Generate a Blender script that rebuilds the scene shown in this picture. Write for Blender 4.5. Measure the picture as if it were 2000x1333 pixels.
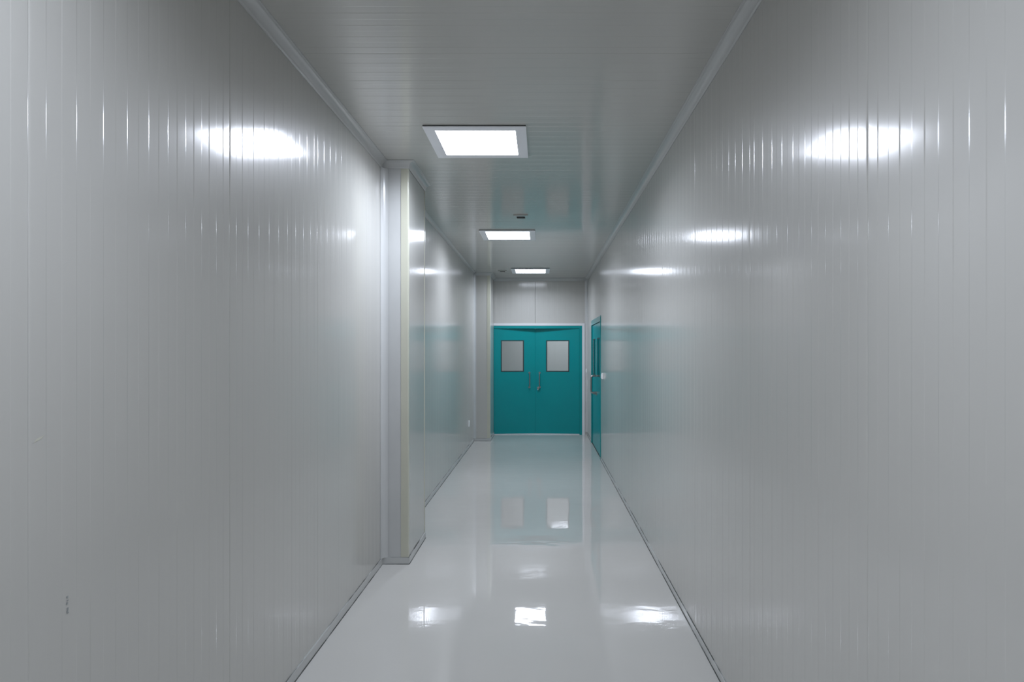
import bpy, bmesh, math, random
from mathutils import Matrix, Vector
for o in list(bpy.data.objects): bpy.data.objects.remove(o)
S = bpy.context.scene
C = S.collection
PI = math.pi

# ------------------------------------------------------------ camera, world, exposure
H_EYE = 1.634
cam_d = bpy.data.cameras.new('camera')
cam = bpy.data.objects.new('camera', cam_d); C.objects.link(cam)
cam.location = (0, 0, H_EYE); cam.rotation_euler = (PI/2, 0, 0)
cam_d.sensor_width = 36; cam_d.lens = 36*1285/2000
cam_d.shift_x = -0.029; cam_d.shift_y = 0.00925
cam_d.clip_start = 0.05
S.camera = cam
w = bpy.data.worlds.new('world'); S.world = w; w.use_nodes = True
w.node_tree.nodes['Background'].inputs[0].default_value = (0.02, 0.021, 0.022, 1)
w.node_tree.nodes['Background'].inputs[1].default_value = 1.0
S.view_settings.view_transform = 'Standard'; S.view_settings.look = 'None'
S.view_settings.gamma = 1; S.view_settings.use_curve_mapping = False
S.view_settings.exposure = 0.0
LAMP = 16.5          # radiance of the lit diffusers
BEAM = 21.0          # watts of each panel's downward beam
LCOL = (0.82, 0.875, 1.0)
S.cycles.max_bounces = 8; S.cycles.diffuse_bounces = 5; S.cycles.glossy_bounces = 5
S.cycles.transparent_max_bounces = 16; S.cycles.sample_clamp_indirect = 12

# ------------------------------------------------------------ dimensions (metres)
XL, XR = -1.222, 0.886          # corridor walls
YN, YF = -4.49, 12.73           # near end, far end
HC = 3.08                       # ceiling
PX = -1.018                     # pilaster face
PY0, PY1 = 5.03, 5.735
QX, QY0 = -0.925, 11.86

# ------------------------------------------------------------ materials
def new_mat(name):
    m = bpy.data.materials.new(name); m.use_nodes = True
    nt = m.node_tree; b = nt.nodes['Principled BSDF']
    return m, nt, b
def coords(nt, scale):
    g = nt.nodes.new('ShaderNodeNewGeometry')
    mp = nt.nodes.new('ShaderNodeMapping'); mp.inputs['Scale'].default_value = scale
    nt.links.new(g.outputs['Position'], mp.inputs['Vector'])
    return mp.outputs['Vector']
def noise(nt, vec, scale, detail=2, rough=0.5):
    n = nt.nodes.new('ShaderNodeTexNoise'); n.inputs['Scale'].default_value = scale
    n.inputs['Detail'].default_value = detail; n.inputs['Roughness'].default_value = rough
    nt.links.new(vec, n.inputs['Vector']); return n.outputs['Fac']
def ramp(nt, fac, stops):
    r = nt.nodes.new('ShaderNodeValToRGB'); e = r.color_ramp.elements
    e[0].position, e[0].color = stops[0][0], (*stops[0][1], 1)
    e[1].position, e[1].color = stops[-1][0], (*stops[-1][1], 1)
    for p, c in stops[1:-1]:
        k = e.new(p); k.color = (*c, 1)
    nt.links.new(fac, r.inputs['Fac']); return r.outputs['Color']
def bump(nt, b, height, strength, dist, prev=None):
    n = nt.nodes.new('ShaderNodeBump'); n.inputs['Strength'].default_value = strength
    n.inputs['Distance'].default_value = dist
    nt.links.new(height, n.inputs['Height'])
    if prev is not None: nt.links.new(prev, n.inputs['Normal'])
    nt.links.new(n.outputs['Normal'], b.inputs['Normal']); return n.outputs['Normal']
def simple(name, col, rough=0.4, metal=0.0, coat=0.0, coat_rough=0.05, var=0.03, ior=1.5):
    m, nt, b = new_mat(name)
    n = noise(nt, coords(nt, (1, 1, 1)), 3.0, 3)
    nt.links.new(ramp(nt, n, [(0.3, tuple(c*(1-var) for c in col)), (0.7, tuple(min(1, c*(1+var)) for c in col))]), b.inputs['Base Color'])
    b.inputs['Roughness'].default_value = rough; b.inputs['Metallic'].default_value = metal
    b.inputs['Coat Weight'].default_value = coat; b.inputs['Coat Roughness'].default_value = coat_rough
    b.inputs['IOR'].default_value = ior
    return m

def panel_mat(name, col, rough, coat, coat_rough, bscale):
    """factory painted steel sheet: soft gloss lobe under a sharper lacquer, faint oil-canning"""
    m, nt, b = new_mat(name)
    v = coords(nt, (1, 1, 1))
    n = noise(nt, v, 0.9, 2)
    nt.links.new(ramp(nt, n, [(0.3, tuple(c*0.98 for c in col)), (0.7, tuple(c*1.015 for c in col))]), b.inputs['Base Color'])
    b.inputs['Roughness'].default_value = rough
    b.inputs['Coat Weight'].default_value = coat; b.inputs['Coat Roughness'].default_value = coat_rough
    h = noise(nt, coords(nt, bscale), 1.0, 1)
    b.inputs['Specular IOR Level'].default_value = 0.25
    bn = bump(nt, b, h, 1.0, 0.0002)
    nt.links.new(bn, b.inputs['Coat Normal'])
    return m
M = {}
M['wall'] = panel_mat('wall_sheet', (0.505, 0.50, 0.472), 0.42, 0.85, 0.135, (6, 6, 0.3))
M['wall_far'] = M['wall']
M['ceiling'] = panel_mat('ceiling_sheet', (0.53, 0.53, 0.50), 0.42, 0.9, 0.10, (0.3, 2.0, 1))
M['cove'] = simple('cove_aluminium_paint', (0.52, 0.53, 0.525), 0.3, coat=0.5, coat_rough=0.12)
M['cream'] = simple('cream_trim', (0.52, 0.52, 0.43), 0.32, coat=0.4, coat_rough=0.12)
M['core'] = simple('panel_backing', (0.25, 0.26, 0.26), 0.8)
M['white_trim'] = simple('white_trim', (0.74, 0.76, 0.78), 0.35, coat=0.4)
M['white_plastic'] = simple('white_plastic', (0.88, 0.89, 0.90), 0.35)
M['light_frame'] = simple('lamp_frame_white', (0.86, 0.88, 0.92), 0.4)
M['shade_and_seal'] = simple('dark_shade_seal', (0.035, 0.04, 0.04), 0.6)  # painted gap shade over lamp frames; also door seal and faint grille core
M['dark_rubber'] = simple('dark_rubber', (0.02, 0.05, 0.05), 0.5)
M['teal'] = simple('teal_door_paint', (0.0, 0.265, 0.28), 0.25, coat=0.0, var=0.02, ior=1.38)
M['teal_frame'] = simple('teal_frame_paint', (0.0, 0.265, 0.275), 0.2, coat=0.0, var=0.02, ior=1.45)
M['steel'] = simple('brushed_steel', (0.42, 0.40, 0.39), 0.28, metal=1.0)
M['grille'] = simple('grille_dark', (0.06, 0.065, 0.06), 0.6)
M['smudge'] = simple('cream_smudge', (0.55, 0.55, 0.47), 0.6)
M['ink'] = simple('grey_ink', (0.30, 0.32, 0.32), 0.6)

# floor: self-levelling epoxy with long lazy waves
m, nt, b = new_mat('epoxy_floor')
n = noise(nt, coords(nt, (1, 1, 1)), 0.8, 3)
nt.links.new(ramp(nt, n, [(0.3, (0.495, 0.49, 0.465)), (0.7, (0.525, 0.52, 0.495))]), b.inputs['Base Color'])
b.inputs['Roughness'].default_value = 0.03; b.inputs['IOR'].default_value = 1.52
h1 = noise(nt, coords(nt, (2.6, 1.5, 1)), 1.0, 1.5, 0.45)
h2 = noise(nt, coords(nt, (5, 9, 1)), 1.0, 2, 0.5)
p = bump(nt, b, h1, 1.0, 0.0011)
p2 = bump(nt, b, h2, 1.0, 0.0006, p)
vv = nt.nodes.new('ShaderNodeTexVoronoi'); vv.inputs['Scale'].default_value = 7.0
nt.links.new(coords(nt, (1, 1, 1)), vv.inputs['Vector'])
mr = nt.nodes.new('ShaderNodeMapRange'); mr.inputs['From Min'].default_value = 0.0; mr.inputs['From Max'].default_value = 0.035
mr.inputs['To Min'].default_value = 1.0; mr.inputs['To Max'].default_value = 0.0
nt.links.new(vv.outputs['Distance'], mr.inputs['Value'])
bump(nt, b, mr.outputs['Result'], 1.0, 0.0003, p2)
M['floor'] = m

# base strip and its dirty, broken joint lines
M['base'] = simple('base_strip', (0.50, 0.51, 0.50), 0.3, coat=0.3, coat_rough=0.15, var=0.05)
m, nt, b = new_mat('dirty_joint')
n = noise(nt, coords(nt, (1, 1, 1)), 1.7, 4, 0.65)
nt.links.new(ramp(nt, n, [(0.44, (0.05, 0.055, 0.05)), (0.56, (0.42, 0.44, 0.43))]), b.inputs['Base Color'])
b.inputs['Roughness'].default_value = 0.7
M['joint'] = m
m, nt, b = new_mat('dark_joint')
n = noise(nt, coords(nt, (1, 1, 1)), 2.3, 4, 0.65)
nt.links.new(ramp(nt, n, [(0.5, (0.04, 0.045, 0.04)), (0.68, (0.36, 0.38, 0.37))]), b.inputs['Base Color'])
b.inputs['Roughness'].default_value = 0.7
M['dark_joint'] = m
# lamp diffuser
m, nt, b = new_mat('lit_diffuser')
b.inputs['Base Color'].default_value = (0.9, 0.9, 0.92, 1)
b.inputs['Emission Color'].default_value = (*LCOL, 1)
b.inputs['Emission Strength'].default_value = LAMP
M['lamp'] = m
M['lamp_dim'] = m.copy(); M['lamp_dim'].name = 'lit_diffuser_dim'  # same diffuser with emission turned down to darken the far end wall
M['lamp_dim'].node_tree.nodes['Principled BSDF'].inputs['Emission Strength'].default_value = LAMP*0.9
# glass pane (thin)
m, nt, b = new_mat('window_glass')
nt.nodes.remove(b)
out = nt.nodes['Material Output']
tr = nt.nodes.new('ShaderNodeBsdfTransparent'); tr.inputs[0].default_value = (0.93, 0.95, 0.95, 1)
gl = nt.nodes.new('ShaderNodeBsdfGlossy'); gl.inputs['Roughness'].default_value = 0.02
fr = nt.nodes.new('ShaderNodeFresnel'); fr.inputs[0].default_value = 1.5
mx = nt.nodes.new('ShaderNodeMixShader')
nt.links.new(fr.outputs[0], mx.inputs[0]); nt.links.new(tr.outputs[0], mx.inputs[1]); nt.links.new(gl.outputs[0], mx.inputs[2])
nt.links.new(mx.outputs[0], out.inputs[0])
M['glass'] = m

# ------------------------------------------------------------ helpers
def tag(o, label=None, cat=None, group=None, kind=None):
    if label: o['label'] = label
    if cat: o['category'] = cat
    if group: o['group'] = group
    if kind: o['kind'] = kind
    return o
def link(name, mesh, parent=None, loc=(0, 0, 0), rot=None):
    o = bpy.data.objects.new(name, mesh); C.objects.link(o)
    o.location = loc
    if rot is not None: o.rotation_euler = rot
    if parent: o.parent = parent
    return o
def mark_sharp(me):
    """edges between flat and smooth faces are sharp, so caps do not bend the smooth normals"""
    use = {}
    for p in me.polygons:
        for ek in p.edge_keys: use.setdefault(ek, []).append(p.use_smooth)
    for e in me.edges:
        u = use.get(tuple(sorted(e.vertices)), [])
        if len(set(u)) > 1: e.use_edge_sharp = True
def obj(name, bm, mat, parent=None, loc=(0, 0, 0), rot=None, smooth=False):
    bmesh.ops.recalc_face_normals(bm, faces=bm.faces)
    me = bpy.data.meshes.new(name); bm.to_mesh(me); bm.free()
    me.materials.append(M[mat])
    if smooth:
        for p in me.polygons: p.use_smooth = len(p.vertices) <= 4
        mark_sharp(me)
    return link(name, me, parent, loc, rot)
def box(bm, x0, x1, y0, y1, z0, z1, bev=0.0):
    vs = [bm.verts.new((x, y, z)) for z in (z0, z1) for y in (y0, y1) for x in (x0, x1)]
    fs = []
    for f in ((0, 2, 3, 1), (4, 5, 7, 6), (0, 1, 5, 4), (2, 6, 7, 3), (0, 4, 6, 2), (1, 3, 7, 5)):
        fs.append(bm.faces.new([vs[i] for i in f]))
    if bev:
        es = list({e for f in fs for e in f.edges})
        bmesh.ops.bevel(bm, geom=es, offset=bev, segments=2, profile=0.5, affect='EDGES')
    return bm
def nb(*a, **k): return box(bmesh.new(), *a, **k)
def prism(bm, pts, axis, a, b):
    """extrude a closed 2-D outline along a world axis; pts are the other two coordinates in order"""
    def v(p, t):
        return {'X': (t, p[0], p[1]), 'Y': (p[0], t, p[1]), 'Z': (p[0], p[1], t)}[axis]
    A = [bm.verts.new(v(p, a)) for p in pts]; B = [bm.verts.new(v(p, b)) for p in pts]
    n = len(pts)
    for i in range(n):
        bm.faces.new((A[i], A[(i+1) % n], B[(i+1) % n], B[i]))
    bm.faces.new(A); bm.faces.new(B[::-1])
    return bm
def ring(x0, x1, z0, z1, wx0, wx1, wz0, wz1, y0, y1):
    """a slab in the XZ plane with a rectangular opening"""
    bm = bmesh.new()
    def loop(a, b_, c, d, y): return [bm.verts.new(q) for q in ((a, y, c), (b_, y, c), (b_, y, d), (a, y, d))]
    of, inf = loop(x0, x1, z0, z1, y0), loop(wx0, wx1, wz0, wz1, y0)
    ob, inb = loop(x0, x1, z0, z1, y1), loop(wx0, wx1, wz0, wz1, y1)
    for i in range(4):
        j = (i+1) % 4
        bm.faces.new((of[i], of[j], inf[j], inf[i])); bm.faces.new((ob[j], ob[i], inb[i], inb[j]))
        bm.faces.new((of[j], of[i], ob[i], ob[j])); bm.faces.new((inf[i], inf[j], inb[j], inb[i]))
    return bm
def tube(bm, pts, r, n=12):
    """swept round bar along a polyline"""
    pts = [Vector(p) for p in pts]; rings = []
    ref = None
    for i, p in enumerate(pts):
        t = (pts[min(i+1, len(pts)-1)] - pts[max(i-1, 0)]).normalized()
        if ref is None: ref = t.orthogonal().normalized()
        u = (ref - t*ref.dot(t)).normalized(); ref = u; v = t.cross(u)
        rings.append([bm.verts.new(p + (u*math.cos(2*PI*k/n) + v*math.sin(2*PI*k/n))*r) for k in range(n)])
    for a, b_ in zip(rings, rings[1:]):
        for k in range(n): bm.faces.new((a[k], a[(k+1) % n], b_[(k+1) % n], b_[k]))
    bm.faces.new(rings[0][::-1]); bm.faces.new(rings[-1])
    return bm
def cyl(bm, c, axis, r, l, n=20):
    d = {'X': Vector((l, 0, 0)), 'Y': Vector((0, l, 0)), 'Z': Vector((0, 0, l))}[axis]
    return tube(bm, [Vector(c), Vector(c)+d], r, n)

# ------------------------------------------------------------ ribbed sandwich panels
STEP, OFF, PITCH, DEP, WID = 0.0, 0.055, 0.106, 0.0006, 0.0044
TH = 0.04
pm_cache = {}
def panel_profile(wd, rnd, full=True):
    """front profile (u, d): flats alternately proud and set back, rounded into the joint at both ends"""
    P = [(0.0, 0.0014), (0.0015, 0.0007), (0.004, 0.0002), (0.008, 0.0001)]
    u = OFF; d = 0.0; up = True; last = 0.008
    while u + WID/2 < wd - 0.03:
        a, b_ = u-WID/2, u+WID/2
        d2 = DEP if up else 0.0
        mid = (last + a)/2
        P.append((mid, d + rnd.uniform(-1, 1)*0.00007))
        P.append((a-0.0012, d))
        for k in range(5):
            t = k/4; s = t*t*(3-2*t)
            P.append((a + (b_-a)*t, d + (d2-d)*s))
        P.append((b_+0.0012, d2))
        last = b_+0.0012; d = d2; up = not up
        u += PITCH/2
    if d == 0.0: P.append(((last+wd-0.008)/2, 0.0))
    P += [(wd-0.008, 0.0001), (wd-0.004, 0.0002), (wd-0.0015, 0.0007), (wd, 0.0014)]
    return P
def panel_mesh(wd, ht, mat, seed):
    key = (round(wd, 3), round(ht, 3), mat, seed)
    if key in pm_cache: return pm_cache[key]
    P = panel_profile(wd, random.Random(seed))
    bm = bmesh.new()
    A = [bm.verts.new((u, d, 0)) for u, d in P]; B = [bm.verts.new((u, d, ht)) for u, d in P]
    for i in range(len(P)-1):
        f = bm.faces.new((A[i], A[i+1], B[i+1], B[i])); f.smooth = True
    a0, a1 = bm.verts.new((0, TH, 0)), bm.verts.new((wd, TH, 0))
    b0, b1 = bm.verts.new((0, TH, ht)), bm.verts.new((wd, TH, ht))
    bm.faces.new((a0, A[0], B[0], b0)); bm.faces.new((A[-1], a1, b1, B[-1])); bm.faces.new((a1, a0, b0, b1))
    bm.faces.new(A[::-1] + [a0, a1]); bm.faces.new(B + [b1, b0])
    me = bpy.data.meshes.new('panel'); bm.to_mesh(me); bm.free(); me.materials.append(M[mat])
    mark_sharp(me)
    pm_cache[key] = me
    return me
def spans(first, step, a, b_):
    k = math.floor((a-first)/step); out = []
    while first + k*step < b_ - 1e-6:
        s, e = max(a, first+k*step), min(b_, first+(k+1)*step)
        if e - s > 0.03: out.append((s, e, k))
        k += 1
    return out
def wall_panels(parent, side, first, step, a, b_, z0, z1, fixed, mat='wall', name='wall_panel'):
    for s, e, k in spans(first, step, a, b_):
        me = panel_mesh(e-s, z1-z0, mat, k % 4)
        if side == 'L': link(name, me, parent, (fixed, s, z0), (0, 0, PI/2))
        elif side == 'R': link(name, me, parent, (fixed, e, z0), (0, 0, -PI/2))
        else: link(name, me, parent, (s, fixed, z0))

# ------------------------------------------------------------ floor, walls, ceiling
tag(obj('floor', nb(-1.6, 1.6, YN-0.2, 15.2, -0.12, 0.0), 'floor'), 'glossy pale grey epoxy floor of the corridor', 'floor', kind='structure')

YD0, YD1 = 9.87, 11.66      # side door opening
HD2 = 2.16
wl = obj('wall_left', nb(XL-TH-0.1, XL-TH, YN, YF+0.1, 0, HC), 'core')
tag(wl, 'long left corridor wall of pale ribbed metal panels, broken by two boxed pilasters', 'wall', kind='structure')
wall_panels(wl, 'L', 1.568, 1.01, YN, PY0, 0, HC, XL)
wall_panels(wl, 'L', 6.80-1.007, 1.007, PY0, YF, 0, HC, XL)

bm = bmesh.new()
box(bm, XR+TH, XR+TH+0.1, YN, YD0, 0, HC); box(bm, XR+TH, XR+TH+0.1, YD1, YF+0.1, 0, HC); box(bm, XR+TH, XR+TH+0.1, YD0, YD1, HD2, HC)
wr = obj('wall_right', bm, 'core')
tag(wr, 'long straight right corridor wall of pale ribbed metal panels', 'wall', kind='structure')
wall_panels(wr, 'R', 1.79, 1.01, YN, YD0, 0, HC, XR)
wall_panels(wr, 'R', YD0, 0.9, YD0, YD1, HD2, HC, XR)
wall_panels(wr, 'R', YD1, 1.2, YD1, YF, 0, HC, XR)

DX0, DX1, DZ = -0.935, 0.783, 2.114     # far door opening incl. teal frame
bm = bmesh.new()
box(bm, XL, DX0-0.02, YF+TH, YF+0.14, 0, HC); box(bm, DX1+0.05, XR, YF+TH, YF+0.14, 0, HC); box(bm, DX0-0.02, DX1+0.05, YF+TH, YF+0.14, DZ+0.045, HC)
wf = obj('wall_far', bm, 'core')
tag(wf, 'grey panelled end wall above and beside the teal double doors', 'wall', kind='structure')
wall_panels(wf, 'F', -0.124-1.01, 1.01, XL, XR, DZ+0.045, HC, YF)
for a, b_ in ((XL, DX0-0.02), (DX1+0.05, XR)):
    me = nb(0, b_-a, 0, TH, 0, DZ+0.045)
    obj('wall_panel', me, 'wall', wf, (a, YF, 0))
obj('joint_strip', nb(-0.126, -0.1225, YF-0.0005, YF+0.004, DZ+0.045, HC-0.12), 'dark_joint', wf)
wn = obj('wall_near', nb(XL-0.14, XR+0.14, YN-0.14, YN, 0, HC), 'wall')
tag(wn, 'plain end wall behind the viewer', 'wall', kind='structure')

ce = obj('ceiling', nb(XL-0.14, XR+0.14, YN-0.14, YF+0.14, HC+TH, HC+TH+0.1), 'core')
tag(ce, 'pale grey ribbed panel ceiling with cross joints', 'ceiling', kind='structure')
rotc = Matrix(((0, 0, 1), (1, 0, 0), (0, 1, 0))).to_euler()
for s, e, k in spans(3.219, 1.02, YN-0.1, YF+0.1):
    link('ceiling_panel', panel_mesh(e-s, XR-XL+2*TH, 'ceiling', k % 4), ce, (XL-TH, s, HC), rotc)

# room glimpsed through the door panes
bm = bmesh.new()
box(bm, -1.6, 1.6, 15.1, 15.2, 0, HC); box(bm, -1.6, -1.5, YF+0.14, 15.1, 0, HC); box(bm, 1.5, 1.6, YF+0.14, 15.1, 0, HC)
box(bm, -1.6, 1.6, YF+0.14, 15.2, HC, HC+0.1); box(bm, -1.6, XL-0.14, YF+0.1, YF+0.14, 0, HC); box(bm, XR+0.14, 1.6, YF+0.1, YF+0.14, 0, HC)
tag(obj('wall_beyond', bm, 'wall'), 'plain pale walls of the room behind the double doors', 'wall', kind='structure')

# ------------------------------------------------------------ pilasters
def pilaster(y0, y1, x1, label, ribs):
    p = obj('wall_pilaster', nb(XL, x1-0.012, y0+0.012, y1, 0, HC), 'core')
    tag(p, label, 'pilaster', kind='structure')
    # front sheet, with the cream corner angle wrapping the edge
    cw = 0.058
    obj('front_sheet', nb(XL+0.001, x1-cw, y0+0.003, y0+0.011, 0, HC), 'cove' if ribs else 'wall', p)
    bm = bmesh.new()
    r = 0.006
    pts = [(x1-cw, y0), (x1-r, y0), (x1-r*0.3, y0+r*0.3), (x1, y0+r), (x1, y0+cw*0.6), (x1-0.012, y0+cw*0.6), (x1-0.012, y0+0.012), (x1-cw, y0+0.012)]
    prism(bm, pts, 'Z', 0, HC)
    obj('corner_trim', bm, 'cream', p)
    # side sheet
    me = panel_mesh(y1-y0-cw*0.6-0.02, HC, 'wall', 1)
    o = link('side_sheet', me, p, (x1-0.002, y0+cw*0.6, 0), (0, 0, PI/2))
    o.scale = (1, 0.009/TH, 1)
    if ribs:
        prism(bm := bmesh.new(), [(x1-0.01, y1-0.02), (x1+0.0015, y1-0.02), (x1+0.0015, y1), (x1-0.01, y1)], 'Z', 0, HC)
        obj('edge_bead', bm, 'cream', p)
        # rear closing sheet
        obj('rear_sheet', nb(XL+0.001, x1-0.01, y1, y1+0.006, 0, HC), 'wall', p)
    return p
p1 = pilaster(PY0, PY1, PX, 'nearer boxed pilaster on the left wall with a cream corner strip', True)
p2 = pilaster(QY0, YF-0.001, QX, 'far boxed pilaster on the left wall beside the teal double doors', False)

# ------------------------------------------------------------ cove trims
CV = 0.052
def cove_profile(CV):
    """cross-section in (away from wall, down from ceiling)"""
    P = [(0, 0), (CV, 0), (CV, 0.003), (CV-0.006, 0.0035)]
    R = CV-0.012
    n = 8
    for k in range(n+1):
        t = k/n*PI/2
        P.append((0.005 + R*(1-math.sin(t)), 0.005 + R*(1-math.cos(t))))
    P += [(0.0035, CV-0.006), (0.003, CV), (0, CV)]
    return P
ntrim = [0]
def cove(axis, a, b_, wall, sgn, label, z=HC, cutA=0, cutB=0, c=CV):
    ntrim[0] += 1
    bm = bmesh.new()
    pts = [(wall + sgn*u, z-d) for u, d in cove_profile(c)]
    prism(bm, pts, axis, a, b_)
    # mitre: shift the end rings in proportion to the distance from the wall
    for v in bm.verts:
        p_ = v.co
        i = 1 if axis == 'Y' else 0; j = 0 if axis == 'Y' else 1
        off = abs(p_[j]-wall)
        if abs(p_[i]-a) < 1e-6 and cutA: p_[i] += cutA*off
        if abs(p_[i]-b_) < 1e-6 and cutB: p_[i] += cutB*off
    o = obj('trim_%d' % ntrim[0], bm, 'cove')
    for p in o.data.polygons:
        p.use_smooth = abs(p.normal[{'X': 0, 'Y': 1}[axis]]) < 0.5 and 0.08 < abs(p.normal.z) < 0.995
    mark_sharp(o.data)
    tag(o, label, 'trim', kind='structure')
    return o
cove('Y', YN, PY0, XL, 1, 'ceiling cove along the near stretch of the left wall', cutB=-1)
cove('X', XL, PX, PY0, -1, 'short ceiling cove across the front of the nearer pilaster', cutA=1, cutB=1)
cove('Y', PY0, PY1, PX, 1, 'short ceiling cove along the side of the nearer pilaster', cutA=-1)
cove('Y', PY1+0.006, QY0, XL, 1, 'ceiling cove along the far stretch of the left wall', cutB=-1, c=0.034)
cove('X', XL, QX, QY0, -1, 'ceiling cove across the front of the far pilaster', cutA=1, cutB=1)
cove('Y', QY0, YF, QX, 1, 'ceiling cove along the side of the far pilaster', cutA=-1, cutB=-1)
cove('X', QX, XR, YF, -1, 'ceiling cove across the far end wall', cutA=1, cutB=-1)
cove('Y', YN, YF, XR, -1, 'ceiling cove along the whole right wall', cutB=-1)
def vcove(x, y, sx, sy, c, label):
    ntrim[0] += 1
    R = c-0.004; P = [(0, 0), (c, 0), (c, 0.002)]
    for k in range(7):
        t = k/6*PI/2; P.append((0.002+R*(1-math.sin(t)), 0.002+R*(1-math.cos(t))))
    P += [(0.002, c), (0, c)]
    bm = prism(bmesh.new(), [(x+sx*u, y+sy*v) for u, v in P], 'Z', 0.05, HC-CV)
    o = obj('trim_%d' % ntrim[0], bm, 'cove')
    for p in o.data.polygons: p.use_smooth = abs(p.normal.z) < 0.5 and 0.08 < abs(p.normal.x) < 0.995
    mark_sharp(o.data)
    tag(o, label, 'trim', kind='structure')
vcove(XL, PY0, 1, -1, 0.05, 'upright cove where the left wall meets the nearer pilaster')
vcove(XL, QY0, 1, -1, 0.045, 'upright cove where the left wall meets the far pilaster')
vcove(XR, YF, -1, -1, 0.05, 'upright cove in the far right corner of the corridor')

# ------------------------------------------------------------ base strips
def base(name, axis, a, b_, wall, sgn, label, h=0.05, t=0.006):
    """metal base channel with broken dark joint lines above and below it"""
    def bx(t0, t1, z0, z1):
        lo, hi = sorted((wall+sgn*t0, wall+sgn*t1))
        return nb(lo, hi, a, b_, z0, z1) if axis == 'Y' else nb(a, b_, lo, hi, z0, z1)
    o = obj(name, bx(-0.002, t, 0.004, h), 'base')
    tag(o, label, 'baseboard', kind='structure')
    obj('floor_joint', bx(-0.002, t+0.003, 0.0, 0.004), 'dark_joint', o)
    obj('top_joint', bx(-0.002, 0.0035, h, h+0.0022), 'joint', o)
    return o
base('baseboard_left', 'Y', YN, PY0, XL, 1, 'base strip along the near stretch of the left wall')
base('baseboard_left', 'X', XL, PX+0.006, PY0, -1, 'base strip across the front of the nearer pilaster')
base('baseboard_left', 'Y', PY0, PY1, PX+0.001, 1, 'base strip along the side of the nearer pilaster')
base('baseboard_left', 'Y', PY1+0.01, QY0, XL, 1, 'base strip along the far stretch of the left wall')
base('baseboard_left', 'X', XL, QX+0.006, QY0, -1, 'base strip across the front of the far pilaster')
base('baseboard_left', 'Y', QY0, YF, QX+0.001, 1, 'base strip along the side of the far pilaster')
base('baseboard_right', 'Y', YN, YD0-0.01, XR, -1, 'base strip along the right wall before the side door', h=0.04)
base('baseboard_right', 'Y', YD1+0.01, YF, XR, -1, 'base strip on the right wall beyond the side door', h=0.04)

# ------------------------------------------------------------ doors
def d_handle(parent, x, zc, L, stand, side=-1, r=0.0105):
    """D-shaped pull in local door space: bar stands off along side*Y"""
    h = L/2; c = 0.03; pts = [(x, 0, zc+h)]
    for k in range(7):
        t = k/6*PI/2; pts.append((x, side*(stand-c+c*math.sin(t)), zc+h-c+c*math.cos(t)))
    for k in range(7):
        t = k/6*PI/2; pts.append((x, side*(stand-c+c*math.cos(t)), zc-h+c-c*math.sin(t)))
    pts.append((x, 0, zc-h))
    o = obj('handle', tube(bmesh.new(), pts, r), 'steel', parent, smooth=True)
    bm = bmesh.new(); 
    cyl(bm, (x, 0, zc+h), 'Y', 0.02, side*0.006); cyl(bm, (x, 0, zc-h), 'Y', 0.02, side*0.006)
    obj('handle_rose', bm, 'steel', parent)
    return o
def door_leaf(parent, name, loc, rotz, wd, ht, win, label=None, z0=0.018, th=0.045, py=0.014):
    """leaf spans local x 0..wd, front face at local y=0 facing -Y"""
    wx0, wx1, wz0, wz1 = win
    lf = obj(name, ring(0, wd, z0, ht, wx0, wx1, wz0, wz1, 0, th), 'teal', parent, loc, (0, 0, rotz))
    if label: lf['label'] = label
    g = 0.013
    obj('window_gasket', ring(wx0-g*0.4, wx1+g*0.4, wz0-g*0.4, wz1+g*0.4, wx0+g, wx1-g, wz0+g, wz1-g, -0.004 if py > 0.01 else -0.001, th+0.004), 'dark_rubber', lf)
    obj('window_pane', nb(wx0+g*0.5, wx1-g*0.5, py, py+0.006, wz0+g*0.5, wz1-g*0.5), 'glass', lf)
    return lf

# far double door
d1 = link('door_1', None, None, (0, YF, 0)); d1.empty_display_size = 0.2
tag(d1, 'teal swing double doors with two square-cornered windows at the corridor end', 'door', kind='structure')
bm = bmesh.new()
box(bm, DX0, DX1, -0.006, 0.10, 2.06, DZ)             # header
box(bm, DX1-0.052, DX1, -0.006, 0.10, 0, 2.06); box(bm, DX0, DX0+0.012, -0.006, 0.10, 0, 2.06)
obj('door_frame', bm, 'teal_frame', d1)
bm = bmesh.new()
prism(bm, [(DX0-0.02, DZ), (DX1+0.05, DZ), (DX1+0.05, DZ+0.045), (DX0-0.02, DZ+0.045)], 'Y', -0.014, 0.02)
box(bm, DX1, DX1+0.05, -0.014, 0.02, 0, DZ)
obj('outer_trim', bm, 'white_trim', d1)
obj('threshold', nb(DX0, DX1, -0.004, 0.16, 0.0, 0.006, bev=0.002), 'white_trim', d1)
seam = -0.124
x_l, x_r = DX0+0.014, DX1-0.054
ang = math.asin(0.085/(x_r-seam))
wl_, wr_ = (seam-x_l)/math.cos(ang)-0.0008, (x_r-seam)/math.cos(ang)-0.0008
hz0, hz1 = 1.225, 1.827
L1 = door_leaf(d1, 'door_leaf', (x_l, 0.002, 0), ang, wl_, 2.0593, (0.137, 0.575, hz0, hz1))
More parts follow.
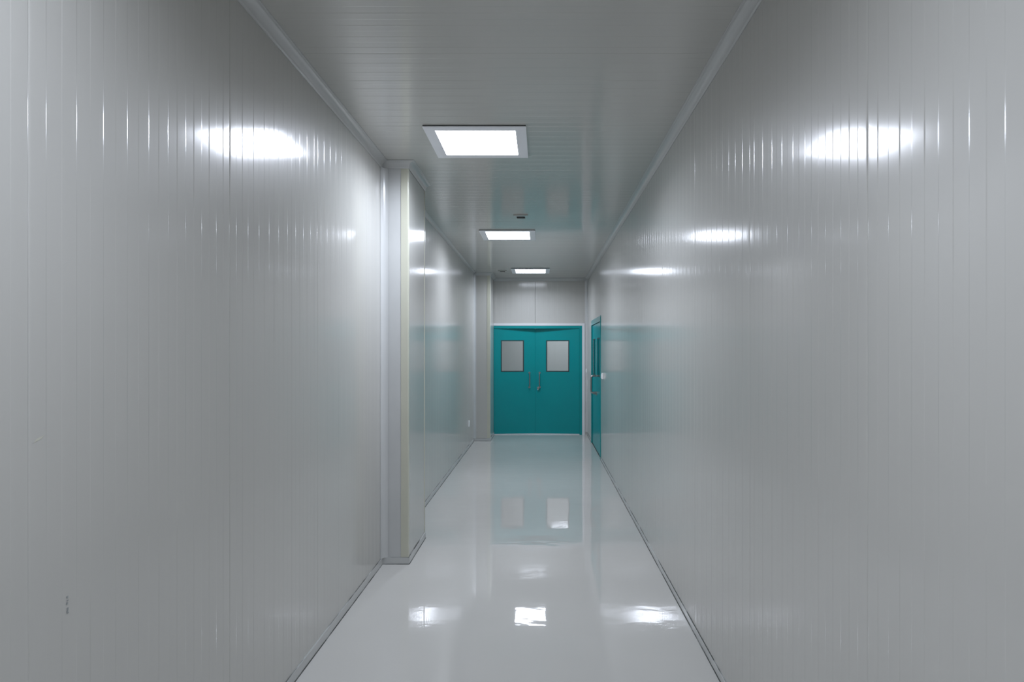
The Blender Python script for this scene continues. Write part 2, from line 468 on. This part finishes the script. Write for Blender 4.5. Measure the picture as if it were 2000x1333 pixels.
# right leaf: hinge at right, built from its free edge
L2 = door_leaf(d1, 'door_leaf', (x_r-wr_*math.cos(ang), 0.002+wr_*math.sin(ang), 0), -ang, wr_, 2.0593, (0.215, 0.655, hz0, hz1))
obj('seam_light_block', nb(wl_-0.03, wl_+0.03, 0.046, 0.052, 0.02, 2.05), 'teal', L1)  # hidden strip added to block light coming through the leaf seam
d_handle(L1, wl_-0.115, 1.06, 0.28, 0.055)
d_handle(L2, 0.085, 1.06, 0.28, 0.055)
bm = bmesh.new(); cyl(bm, (0.058, 0, 0.905), 'Y', 0.024, -0.012); cyl(bm, (0.058, -0.012, 0.905), 'Y', 0.012, -0.03)
tube(bm, [(0.05, -0.036, 0.905), (0.085, -0.040, 0.914), (0.10, -0.040, 0.916)], 0.008)
obj('lock', bm, 'steel', L2)
bm = bmesh.new(); cyl(bm, (0.05, 0, 0.872), 'Y', 0.011, -0.01); box(bm, 0.047, 0.053, -0.028, -0.01, 0.862, 0.88)
o = obj('key', bm, 'white_trim', L2)

# side double door in the right wall (local X runs along world -Y, front faces -X)
d2 = link('door_2', None, None, (XR, YD1, 0), (0, 0, -PI/2)); d2.empty_display_size = 0.2
tag(d2, 'teal side double door with a steel pull in the right wall, seen edge-on', 'door', kind='structure')
W2 = YD1-YD0
bm = bmesh.new()
box(bm, 0, W2, -0.010, TH, 2.075, 2.14); box(bm, 0, 0.05, -0.010, TH, 0, 2.075); box(bm, W2-0.05, W2, -0.010, TH, 0, 2.075)
obj('door_frame', bm, 'teal_frame', d2)
obj('outer_trim', nb(0, W2, -0.006, TH, 2.14, HD2), 'teal_frame', d2)
lw = (W2-0.104)/2
A = door_leaf(d2, 'door_leaf', (0.051, 0.006, 0), 0, lw, 2.068, (0.2, 0.64, hz0, hz1), th=0.032, py=0.0005)
B = door_leaf(d2, 'door_leaf', (0.053+lw, 0.006, 0), 0, lw, 2.068, (0.2, 0.64, hz0, hz1), th=0.032, py=0.0005)
d_handle(B, 0.10, 1.085, 0.27, 0.088, r=0.016)
bm = bmesh.new(); cyl(bm, (0.06, 0, 0.93), 'Y', 0.026, -0.012); cyl(bm, (0.06, -0.012, 0.93), 'Y', 0.012, -0.045)
obj('lock', bm, 'steel', B)
obj('threshold_seal', nb(0.05, W2-0.05, 0.002, TH, 0, 0.017), 'shade_and_seal', d2)
# dark backing behind the side door (closed cupboard-like room)
obj('room_backing', nb(0, W2, 0.30, 0.32, 0, 2.2), 'teal', d2)

# ------------------------------------------------------------ ceiling panel lights
def ceiling_light(x, y, label, z=HC, power=1.0):
    r = link('ceiling_light', None, None, (x, y, z)); r.empty_display_size = 0.2
    tag(r, label, 'ceiling light', 'square ceiling panel lights')
    a, i = 0.3335, 0.262
    obj('shade_and_seal', nb(-a+0.002, a-0.002, -a+0.001, a-0.001, -0.006, 0.003), 'shade_and_seal', r)  # near-black slab standing in for the shadow gap between frame and ceiling
    rg = ring(-a, a, -a, a, -i, i, -i, i, 0, 0.006)
    # turn the XZ ring flat, and chamfer its inner lip
    bmesh.ops.transform(rg, matrix=Matrix(((1, 0, 0, 0), (0, 0, 1, 0), (0, -1, 0, -0.006), (0, 0, 0, 1))), verts=rg.verts)
    obj('frame', rg, 'light_frame', r)
    obj('diffuser', nb(-i, i, -i, i, -0.0095, -0.0065), 'lamp' if power == 1.0 else 'lamp_dim' if power < 1 else 'lamp', r)
    ld = bpy.data.lights.new('beam', 'AREA'); ld.shape = 'SQUARE'; ld.size = 2*i
    ld.energy = BEAM*power; ld.color = LCOL; ld.spread = math.radians(160)
    lo = bpy.data.objects.new('beam', ld); C.objects.link(lo); lo.parent = r; lo.location = (0, 0, -0.013)
    return r
ceiling_light(-0.434, 4.556, 'nearest visible square ceiling light with a white frame', power=1.2)
ceiling_light(-0.41, 8.10, 'middle square ceiling light just beyond the small ceiling grille', power=1.1)
ceiling_light(-0.195, 11.56, 'farthest square ceiling light right in front of the teal doors', power=0.92)
ceiling_light(-0.43, 0.87, 'square ceiling light above the viewer, outside the frame')
ceiling_light(-0.43, -2.85, 'square ceiling light behind the viewer, outside the frame')
ceiling_light(0.35, 14.0, 'square ceiling light in the room behind the teal doors', power=1.3)  # added lamp, out of view, sets the brightness of the door panes

def ceiling_grille(x, y, label, dark):
    r = link('ceiling_grille', None, None, (x, y, HC)); r.empty_display_size = 0.1
    tag(r, label, 'vent', 'small ceiling grilles')
    a, b_ = 0.075, 0.10
    rg = ring(-a, a, -b_, b_, -a*0.6, a*0.6, -b_*0.55, b_*0.55, 0, 0.012)
    bmesh.ops.transform(rg, matrix=Matrix(((1, 0, 0, 0), (0, 0, 1, 0), (0, -1, 0, 0.0), (0, 0, 0, 1))), verts=rg.verts)
    obj('frame', rg, 'ceiling', r)
    obj('core', nb(-a*0.6, a*0.6, -b_*0.55, b_*0.55, -0.004, 0.002), 'grille' if dark else 'shade_and_seal', r)
    for k in range(4):
        y_ = -b_*0.55 + (k+0.5)*b_*1.1/4
        obj('slat', nb(-a*0.6, a*0.6, y_-0.004, y_+0.004, -0.010, -0.003), 'grille', r)
ceiling_grille(-0.222, 7.02, 'small dark grille in the ceiling before the middle light', True)
ceiling_grille(-0.69, 11.62, 'small faint grille in the ceiling left of the farthest light', False)

# ------------------------------------------------------------ switches and socket
def plate(name, x, y, z, side, wd, ht, t, label, cat, parts):
    r = link(name, None, None, (x, y, z), (0, 0, PI/2 if side == 'L' else -PI/2)); r.empty_display_size = 0.05
    tag(r, label, cat)
    obj('back_box', nb(-wd/2, wd/2, -t, 0.0, -ht/2, ht/2, bev=min(0.006, t*0.3)), 'white_plastic', r)
    for (n_, x0, x1, z0, z1, y0, mt) in parts:
        obj(n_, nb(x0, x1, y0, -t+0.001, z0, z1, bev=0.001), mt, r)
    return r
plate('wall_switch', XR, 9.45, 1.265, 'R', 0.07, 0.088, 0.028, 'white push switch box on the right wall just before the side door', 'switch',
      [('button', -0.022, 0.022, -0.03, 0.03, -0.034, 'white_plastic')])
plate('wall_switch', XR-0.03, 12.55, 1.25, 'R', 0.03, 0.075, 0.012, 'tiny white switch in the corner right of the double doors', 'switch',
      [('button', -0.009, 0.009, -0.02, 0.02, -0.015, 'white_plastic')])
plate('wall_socket', XL, 10.97, 0.412, 'L', 0.086, 0.10, 0.018, 'white socket low on the left wall before the far pilaster', 'socket',
      [('socket_face', -0.03, 0.03, -0.035, 0.035, -0.020, 'white_plastic')])

# ------------------------------------------------------------ small marks on the near left panel
bm = bmesh.new()
pts = []
rnd = random.Random(5)
for k in range(9):
    t = k/8; pts.append((t*0.036, t*0.016 + 0.0015*math.sin(t*7), 0.0028*math.sin(PI*min(1, t*1.1+0.05))+0.0004))
for (a, c, h_), (a2, c2, h2_) in zip(pts, pts[1:]):
    v = [bm.verts.new(q) for q in ((0, a, c-h_), (0, a2, c2-h2_), (0, a2, c2+h2_), (0, a, c+h_))]
    bm.faces.new(v)
o = obj('smudge', bm, 'smudge', wl, (XL+0.0006, 1.583, 1.412))
for k, (dz, ln, dy) in enumerate(((0.0, 0.005, 0), (-0.009, 0.003, 0.001), (-0.0165, 0.006, -0.001), (-0.031, 0.006, 0.001), (-0.037, 0.004, 0), (-0.042, 0.003, 0.002))):
    obj('printed_mark', nb(0, 0.0004, -0.003+dy, 0.003+dy, -ln/2, ln/2), 'ink', wl, (XL+0.0006, 1.694, 0.999+dz))

# ------------------------------------------------------------ the ceiling falls very slightly towards the doors
piv = Vector((0, 4.5, HC))
T = Matrix.Translation(piv) @ Matrix.Rotation(-0.006, 4, 'X') @ Matrix.Translation(-piv)
bpy.context.view_layer.update()
for o in list(C.objects):
    if o.parent is None and (o.name.startswith('ceiling') or (o.name.startswith('trim_') and 'upright' not in o['label'])) and o.location.y < 13:
        o.matrix_world = T @ o.matrix_world
